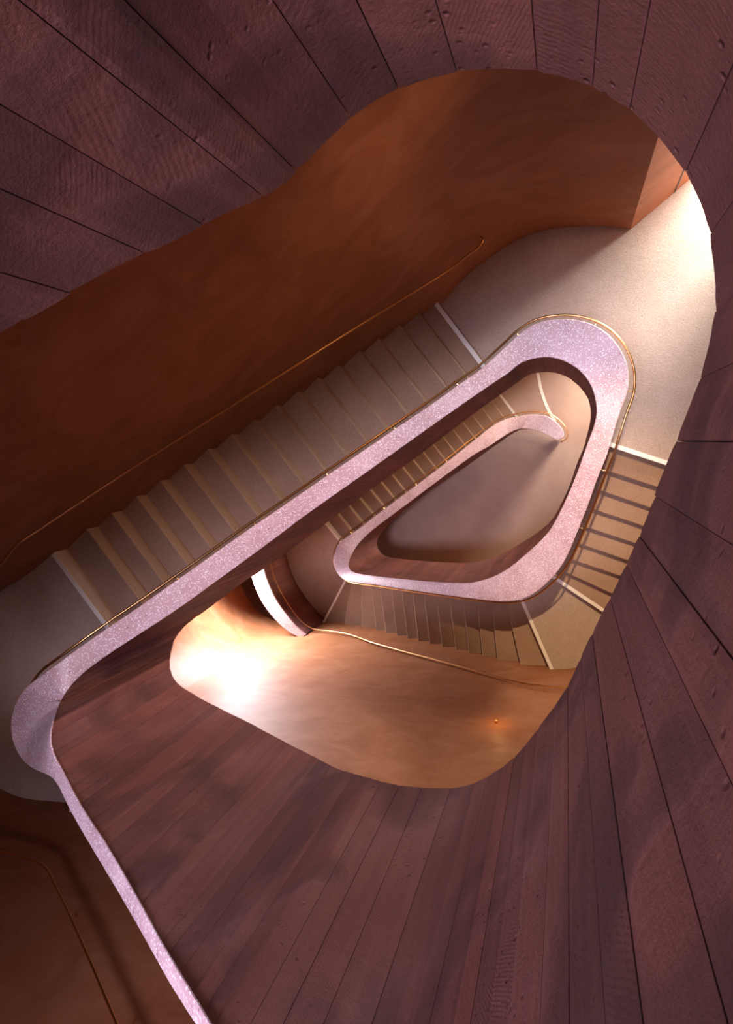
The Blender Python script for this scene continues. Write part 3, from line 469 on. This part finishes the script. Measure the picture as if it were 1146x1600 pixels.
# ------------------------------------------------------------------ the spiralling parapet
IN = [Vector((s[0], s[1])) for s in ST]; OUT = [Vector((s[2], s[3])) for s in ST]
ZI = [s[4] for s in ST]; ZO = [s[5] for s in ST]; ZB = [s[6] for s in ST]
NST = len(ST)
par = thing('spiral_parapet', (IN[-1].x, IN[-1].y, 0), 'continuous red concrete parapet spiralling down around the open stairwell', 'parapet')
COPE = .012; BT = .014
def inward(i):
    t = (IN[min(i + 1, NST - 1)] - IN[max(i - 1, 0)]); t = t.normalized() if t.length > 1e-5 else Vector((1, 0))
    return Vector((t.y, -t.x))                                    # towards the open well
INW = [inward(i) for i in range(NST)]
# smooth normals
for _ in range(2):
    INW = [((INW[max(i - 1, 0)] + INW[i] + INW[min(i + 1, NST - 1)]).normalized()) for i in range(NST)]
body_in = [IN[i] - INW[i] * .018 for i in range(NST)]
v = []; f = []
for i in range(NST):
    v += [(*body_in[i], ZI[i] - COPE), (*OUT[i], ZO[i] - COPE), (*OUT[i], ZB[i] + .01), (*body_in[i], ZB[i] + .01)]
for i in range(NST - 1):
    a, b = 4 * i, 4 * i + 4
    for k in range(4): f.append((a + k, a + (k + 1) % 4, b + (k + 1) % 4, b + k))
f += [(0, 1, 2, 3), tuple(4 * (NST - 1) + k for k in range(4))]
o = link('parapet_wall', v, f, M_CORE, par)
o.data.polygons.foreach_set('use_smooth', [True] * len(o.data.polygons)); bpy_auto(o)
v = []; f = []
for i in range(NST):
    ov = OUT[i] - IN[i]; ov = ov.normalized() if ov.length > 1e-4 else -INW[i]
    a = IN[i] ; b = OUT[i] + ov * .006
    v += [(*a, ZI[i] - .006), (*(a + ov * .008), ZI[i]), (*(b - ov * .008), ZO[i]), (*b, ZO[i] - .006), (*b, ZO[i] - COPE), (*a, ZI[i] - COPE)]
for i in range(NST - 1):
    a, b = 6 * i, 6 * i + 6
    for k in range(6): f.append((a + k, a + (k + 1) % 6, b + (k + 1) % 6, b + k))
f += [tuple(range(6)), tuple(6 * (NST - 1) + k for k in range(6))]
o = link('coping', v, f, M_COPE, par); o['label'] = 'speckled pink-lilac terrazzo coping'
o.data.polygons.foreach_set('use_smooth', [True] * len(o.data.polygons)); bpy_auto(o)
# rounded end of the lowest parapet
# boards: one per board mark on the well side
cum = [0.0]
for i in range(1, NST): cum.append(cum[-1] + (IN[i] - IN[i - 1]).length)
def lerp_at(s):
    import bisect
    i = min(max(bisect.bisect_right(cum, s) - 1, 0), NST - 2); L = cum[i + 1] - cum[i]; u = 0 if L < 1e-9 else (s - cum[i]) / L
    return i, u
def sample(s):
    i, u = lerp_at(s); j = i + 1; q = IN[i].lerp(IN[j], u); n = INW[i].lerp(INW[j], u).normalized()
    return q, n, ZI[i] + (ZI[j] - ZI[i]) * u, ZB[i] + (ZB[j] - ZB[i]) * u
s = 0.0; nb = 0
while s < cum[-1] - .06:
    wd = random.choice((.09, .11, .12, .13, .15, .17))
    if cum[-1] - s < wd + .05: wd = cum[-1] - s
    proud = random.uniform(0, .0035)
    n = 6; v = []; ga = .0012
    drop = random.uniform(-.003, .003)
    for k in range(n + 1):
        q, nn, zt, zb = sample(s + ga + (wd - 2 * ga) * k / n)
        back = q - nn * .019
        edge = .002 if k in (0, n) else 0
        fr = q - nn * (.006 - proud + edge)
        v += [(*fr, zt - COPE), (*fr, zb + drop), (*back, zb + drop), (*back, zt - COPE)]
    f = []
    for k in range(n):
        a, b = 4 * k, 4 * k + 4
        for c in range(4): f.append((a + c, a + (c + 1) % 4, b + (c + 1) % 4, b + c))
    f += [(0, 1, 2, 3), tuple(4 * n + c for c in range(4))]
    link('board', v, f, M_BOARD, par); nb += 1
    s += wd
print('boards', nb)

# ------------------------------------------------------------------ flights and landings
TS = [(EYE - FLOOR0 - (z - 1.15)) / RISE for z in ZO]               # how many risers down each station is
OUTL = [(p.x, p.y) for p in OUT]; WL = [(p.x, p.y) for p in W] + [(W[0].x, W[0].y)]
def core_end(a, b, t):
    c = cross(OUTL, a, b)
    c = [(abs(TS[int(i)] - t) + .8 * math.hypot(p[0] - b[0], p[1] - b[1]), i, p) for i, p in c]
    if not c: return None, b
    _, i, p = min(c); return i, p
def wall_end(a, b):
    c = [(math.hypot(p[0] - a[0], p[1] - a[1]), i, p) for i, p in cross(WL, a, b) if (p[0] - b[0]) * (a[0] - b[0]) + (p[1] - b[1]) * (a[1] - b[1]) > 0]
    _, i, p = min(c); return i, p
L2IN = catmull([(-5.20, -4.20), (-5.40, -4.06), (-5.62, -3.84), (-5.89, -3.51), (-6.08, -3.16), (-6.20, -2.80), (-6.24, -2.4), (-6.15, -1.98), (-5.98, -1.64)], 5)
L2OUT = catmull([(-5.36, -4.27), (-5.60, -4.17), (-5.86, -4.0), (-6.14, -3.72), (-6.34, -3.42), (-6.50, -3.02), (-6.56, -2.5), (-6.45, -2.05), (-6.22, -1.76)], 5)
def ends(line, dt=0, rail=None):
    a, b, t = (line[0], line[1]), (line[2], line[3]), line[4] + dt
    ic, pc = core_end(a, b, t); iw, pw = wall_end(a, b)
    if rail is not None:
        c = [(math.hypot(p[0] - a[0], p[1] - a[1]), p) for i, p in cross(rail, a, b) if math.hypot(p[0] - b[0], p[1] - b[1]) < 2.2]
        if c:
            q = min(c)[1]
            if math.hypot(q[0] - b[0], q[1] - b[1]) < math.hypot(pw[0] - b[0], pw[1] - b[1]): pw = q
    d = Vector((pc[0] - pw[0], pc[1] - pw[1])).normalized()
    return dict(t=t, ic=ic, iw=iw, c=Vector(pc) + d * .03, w=Vector(pw) - d * .03, d=d)
def flight(label, lines, dt=0, landing_edge=True, group=None):
    E = [ends(l, dt) for l in lines]
    a = E[-1]
    th = thing('stair_flight', ((a['c'].x + a['w'].x) / 2, (a['c'].y + a['w'].y) / 2, Z(a['t'] + 1)), label, 'stairs')
    for k in range(1, len(E)):
        hi, lo = E[k - 1], E[k]; top = Z(lo['t'])
        fw = ((lo['c'] + lo['w']) - (hi['c'] + hi['w'])).normalized()       # downhill
        over = .012; bk = .02
        q = [hi['w'] - fw * bk, hi['c'] - fw * bk, lo['c'] + fw * 0, lo['w'] + fw * 0]
        cr = .008
        v = [(*q[0], top), (*q[1], top), (*(q[2] - fw * cr), top), (*(q[3] - fw * cr), top), (*q[2], top - cr), (*q[3], top - cr),
             (*q[2], top - RISE - .02), (*q[3], top - RISE - .02), (*q[1], top - .42), (*q[0], top - .42)]
        f = [(0, 1, 2, 3), (3, 2, 4, 5), (5, 4, 6, 7), (7, 6, 8, 9), (9, 8, 1, 0), (1, 8, 6, 4, 2), (0, 3, 5, 7, 9)]
        link('step', v, f, M_STEP, th)
    # pale strips: on the lowest step and on the edge of the landing above
    for e, o_ in ((E[-1], E[-2]), (E[0], None)):
        if o_ is not None: up = ((o_['c'] + o_['w']) - (e['c'] + e['w'])).normalized()
        else: up = ((e['c'] + e['w']) - (E[1]['c'] + E[1]['w'])).normalized()
        wdt = .055; c0 = e['c'] - e['d'] * .045; w0 = e['w'] + e['d'] * .035
        poly = [c0 + up * .004, w0 + up * .004, w0 + up * (wdt + .004), c0 + up * (wdt + .004)]
        v, f = prism([tuple(p) for p in poly], Z(e['t']) - .004, Z(e['t']) + .004)
        o2 = link('nosing_strip', v, f, M_STRIP, th); o2['label'] = 'pale nosing strip'
    return th, E
def path_between(P, i0, i1):
    return [P[k] for k in range(int(i0) + 1, int(i1) + 1)]
def landing(label, t, Elo, Ehi, rail=None, th=.34):
    """floor between the bottom of one flight (Elo, its last nosing) and the top of the next (Ehi, its first nosing)"""
    core = []
    for k in range(int(Elo['ic']) + 1, int(Ehi['ic']) + 1, 2):
        d = (IN[k] - OUT[k]); core.append(OUT[k] + (d.normalized() * .03 if d.length > .05 else Vector((0, 0))))
    if rail is not None: outer = [p for p in rail]
    else:
        outer = [Vector(p) for p in path_between(WL, Elo['iw'], Ehi['iw'])] if Ehi['iw'] > Elo['iw'] else [Vector(p) for p in path_between(WL, Elo['iw'], len(WL) - 1) + path_between(WL, 0, Ehi['iw'])]
    fw = ((Elo['c'] + Elo['w']) * .5)
    poly = [Elo['w'], Elo['c']] + core + [Ehi['c'], Ehi['w']] + list(reversed(outer))
    v, f = prism([(p.x, p.y) for p in poly], Z(t) - th, Z(t))
    o = link('stair_landing', v, f, M_FLOOR); o['label'] = label; o['category'] = 'landing'
    return o

TOPD = -43
flA0, eA0 = flight('highest visible flight behind the near parapet, leading up to the left', LINES_A1, TOPD)
flR0, eR0 = flight('flight of steps hidden directly behind the right side of the near parapet', LINES_R1, TOPD)
flQ0, eQ0 = flight('flight of steps hidden behind the lower left coping, under the dark wall', LINES_Q1, TOPD)
flA1, eA1 = flight('long straight stair flight in brown shade below the large upper left wall', LINES_A1)
flR1, eR1 = flight('short flight of steps on the right with brass rail above its dark risers', LINES_R1)
flQ1, eQ1 = flight('curving flight of thin-lined steps below the middle, against the bright plaster wall', LINES_Q1)
flA2, eA2 = flight('lowest straight flight seen in the narrow gap between two copings', LINES_A2)
landing('topmost stair landing hidden behind the near parapet at the upper right', 0, eA0[-1], eR0[0])
landing('small topmost corner landing behind the near parapet at the lower right', 9, eR0[-1], eQ0[0])
landing('dark landing at the left edge beside the rounded pink coping', 25, eQ0[-1], eA1[0])
landing('large pale sunlit landing at the upper right beside the doorway', 43, eA1[-1], eR1[0])
landing('small wedge landing at the lower right between two flights', 52, eR1[-1], eQ1[0])
landing('brown shaded landing beside the curved white-topped balcony', 68, eQ1[-1], eA2[0], rail=list(reversed(L2IN[2:-1]))[::-1])

# ------------------------------------------------------------------ curved balcony wall on the lower left landing
zt = Z(68) + 1.15; zb = Z(68) - .45
bal = thing('balcony_parapet', (-5.6, -4.1, Z(68)), 'curved balcony wall with a white-lit coping at the lower left', 'parapet')
n = len(L2IN)
def ring(P, Q, z0, z1, name, mat, cap=.0):
    v = []; f = []
    for p, q in zip(P, Q): v += [(p.x, p.y, z1), (q.x, q.y, z1), (q.x, q.y, z0), (p.x, p.y, z0)]
    for i in range(len(P) - 1):
        a, b = 4 * i, 4 * i + 4
        for k in range(4): f.append((a + k, a + (k + 1) % 4, b + (k + 1) % 4, b + k))
    f += [(0, 1, 2, 3), tuple(4 * (len(P) - 1) + k for k in range(4))]
    o = link(name, v, f, mat, bal); o.data.polygons.foreach_set('use_smooth', [True] * len(o.data.polygons)); bpy_auto(o); return o
ring([p + (q - p) * .08 for p, q in zip(L2IN, L2OUT)], L2OUT, zb, zt - .04, 'balcony_wall', M_CORE)
o = ring(L2IN, L2OUT, zt - .04, zt, 'coping', M_COPE); o['label'] = 'broad pale coping'
s = 0; cum2 = [0]
for i in range(1, n): cum2.append(cum2[-1] + (L2IN[i] - L2IN[i - 1]).length)
def s2(x):
    for i in range(n - 1):
        if cum2[i + 1] >= x or i == n - 2:
            u = (x - cum2[i]) / (cum2[i + 1] - cum2[i]); return L2IN[i].lerp(L2IN[i + 1], u), L2OUT[i].lerp(L2OUT[i + 1], u)
while s < cum2[-1] - .1:
    wd = random.choice((.1, .12, .14)); pr = random.uniform(0, .05); v = []
    for k in range(3):
        p, q = s2(min(s + .0015 + (wd - .003) * k / 2, cum2[-1])); d = (q - p)
        a = p + d * (.035 - pr * .3); b = p + d * .10
        v += [(*a, zt - .04), (*b, zt - .04), (*b, zb), (*a, zb)]
    f = []
    for i in range(2):
        a, b = 4 * i, 4 * i + 4
        for k in range(4): f.append((a + k, a + (k + 1) % 4, b + (k + 1) % 4, b + k))
    f += [(0, 1, 2, 3), (8, 9, 10, 11)]
    link('board', v, f, M_BOARD, bal); s += wd

# ------------------------------------------------------------------ handrails
def rail_thing(pts, side, label, rad=.013, every=.9, wall_dist=.075, group=None):
    """pts: list of 3-D points; side(p, tangent) gives the horizontal direction to the wall that carries it"""
    P = [Vector(p) for p in pts]
    th = thing('handrail', tuple(P[-1]), label, 'handrail')
    v, f = tube(P, rad, 10); o = link('rail', v, f, M_BRASS, th); o.data.polygons.foreach_set('use_smooth', [True] * len(o.data.polygons))
    acc = .35
    for i in range(1, len(P) - 1):
        acc += (P[i] - P[i - 1]).length
        if acc > every:
            acc = 0; t = (P[i + 1] - P[i - 1]).normalized(); n = side(i, t)
            a = P[i] - Vector((0, 0, rad)); 
            v, f = tube([a + Vector((0, 0, .004)), a - Vector((0, 0, .035)) + n * .015, a - Vector((0, 0, .045)) + n * (wall_dist - .006), a - Vector((0, 0, .045)) + n * wall_dist], .005, 6)
            link('bracket', v, f, M_BRASS, th)
    return th
# on the parapet: follows the outer face
first = next(i for i in range(NST) if TS[i] > 10)
pts = []; sd = []
for i in range(first, NST - 1):
    k0, k1 = max(i - 3, 0), min(i + 3, NST - 1)
    t = OUT[k1] - OUT[k0]
    if t.length < 1e-3: continue
    t.normalize(); nrm = Vector((-t.y, t.x))
    p = OUT[i] + nrm * .085
    q = Vector((p.x, p.y, ZO[i] - .20))
    if pts and (q - pts[-1]).length < .05: continue
    pts.append(q); sd.append(Vector((-nrm.x, -nrm.y, 0)))
rail_thing(pts, lambda i, t: sd[i], 'slender brass handrail following the outside of the pink coping all the way down')
# on the north wall, with its turned-back end
nw = [(-5.27, -1.26, 25.4), (-4.95, -1.0, 25.4), (-4.79, -.87, 26), (-4.16, -.33, 28.9), (-3.52, .20, 32), (-2.90, .71, 35), (-2.29, 1.22, 38), (-1.75, 1.66, 40.6), (-1.38, 1.96, 42.3), (-1.17, 2.12, 42.6), (-1.06, 2.19, 42.7), (-1.0, 2.28, 42.8), (-1.03, 2.33, 43)]
pts = catmull([(x, y, Z(t) + .88) for x, y, t in [(-6.2, -1.66, 25.3)] + nw], 4)
rail_thing(pts, lambda i, t: Vector((-t.y, t.x, 0)).normalized(), 'thin brass handrail on the large upper left wall, ending in a small loop', every=1.1)
# along the south wall and the curved balcony
sw = [(.9, -3.05, 51.5), (.58, -3.36, 51.8), (.24, -3.53, 52), (-.15, -3.61, 52.2), (-.62, -3.67, 53.2), (-1.27, -3.74, 55.5), (-1.82, -3.80, 57.5), (-2.65, -3.90, 60.5), (-3.48, -3.99, 63.5), (-4.13, -4.05, 66.2), (-4.62, -4.09, 67.3), (-5.1, -4.11, 67.7), (-5.38, -3.98, 67.8), (-5.58, -3.78, 67.8), (-5.82, -3.46, 67.8), (-6.0, -3.14, 67.8), (-6.12, -2.79, 67.8), (-6.15, -2.4, 67.8), (-6.05, -2.0, 67.8)]
pts = catmull([(x, y, Z(t) + .92) for x, y, t in sw], 4)
rail_thing(pts, lambda i, t: Vector((-t.y, t.x, 0)).normalized(), 'bright thin handrail curving from the balcony along the sunlit lower wall', every=1.3)
lw = [(-.6, -3.66, 10.5), (-1.27, -3.74, 12.5), (-1.82, -3.80, 14.5), (-2.65, -3.90, 17.5), (-3.48, -3.99, 20.5), (-4.2, -4.06, 23), (-4.62, -4.09, 24.3), (-5.1, -4.14, 24.7), (-5.6, -4.21, 24.8), (-6.2, -4.28, 24.8)]
pts = catmull([(x, y, Z(t) + .92) for x, y, t in lw], 4)
rail_thing(pts, lambda i, t: Vector((-t.y, t.x, 0)).normalized(), 'dim handrail on the dark wall in the lower left corner', every=1.3)

# ------------------------------------------------------------------ small details
# dark shadow-gap joint in the doorway return wall
d = Vector((.45, .36)).normalized(); nrm = Vector((d.y, -d.x)); p = Vector((1.07, 2.87))
poly = [p - d * .012 - nrm * .01, p + d * .012 - nrm * .01, p + d * .012 + nrm * .004, p - d * .012 + nrm * .004]
v, f = prism([tuple(q) for q in poly], Z(43), Z(43) + 3.2); o = link('trim_1', v, f, M_DARK); o['kind'] = 'structure'
# pale curved inlay on the ground floor
il = catmull([(-.86, 1.95), (-.74, 1.62), (-.67, 1.31), (-.55, .95), (-.42, .68), (-.29, .47)], 5)
v = []; f = []
for i, p in enumerate(il):
    t = (il[min(i + 1, len(il) - 1)] - il[max(i - 1, 0)]).normalized(); nn = Vector((-t.y, t.x)) * .035
    v += [(*(p + nn), .004), (*(p - nn), .004), (*(p - nn), -.002), (*(p + nn), -.002)]
for i in range(len(il) - 1):
    a, b = 4 * i, 4 * i + 4
    for k in range(4): f.append((a + k, a + (k + 1) % 4, b + (k + 1) % 4, b + k))
f += [(0, 1, 2, 3), tuple(4 * (len(il) - 1) + k for k in range(4))]
o = link('trim_2', v, f, M_STRIP); o['kind'] = 'structure'

# small wall light on the lower plaster wall
i, q = min(cross(WL, (-.74, -3.0), (-.74, -4.5)), key=lambda c: abs(c[1][1] + 3.75))
wx, wy, wz = q[0], q[1], 7.75
wl = thing('wall_light', (wx, wy, wz), 'tiny brass wall light glowing on the lower plaster wall', 'lamp')
v, f = tube([(wx, wy - .01, wz), (wx, wy + .03, wz), (wx, wy + .034, wz)], .022, 12); link('housing', v, f, M_BRASS, wl)
mt, nt, bs = new_mat('lamp_lens'); bs.inputs['Base Color'].default_value = (1, .7, .35, 1); bs.inputs['Emission Color'].default_value = (1, .5, .15, 1); bs.inputs['Emission Strength'].default_value = .25
v, f = tube([(wx, wy + .034, wz - .004), (wx, wy + .038, wz - .004)], .012, 12); link('lens', v, f, mt, wl)
d = bpy.data.lights.new('wall_light_glow', 'POINT'); d.energy = 2.2; d.color = (1, .48, .12); d.shadow_soft_size = .02
o = bpy.data.objects.new('wall_light_glow', d); C.objects.link(o); o.location = (wx, wy + .22, wz + .05)
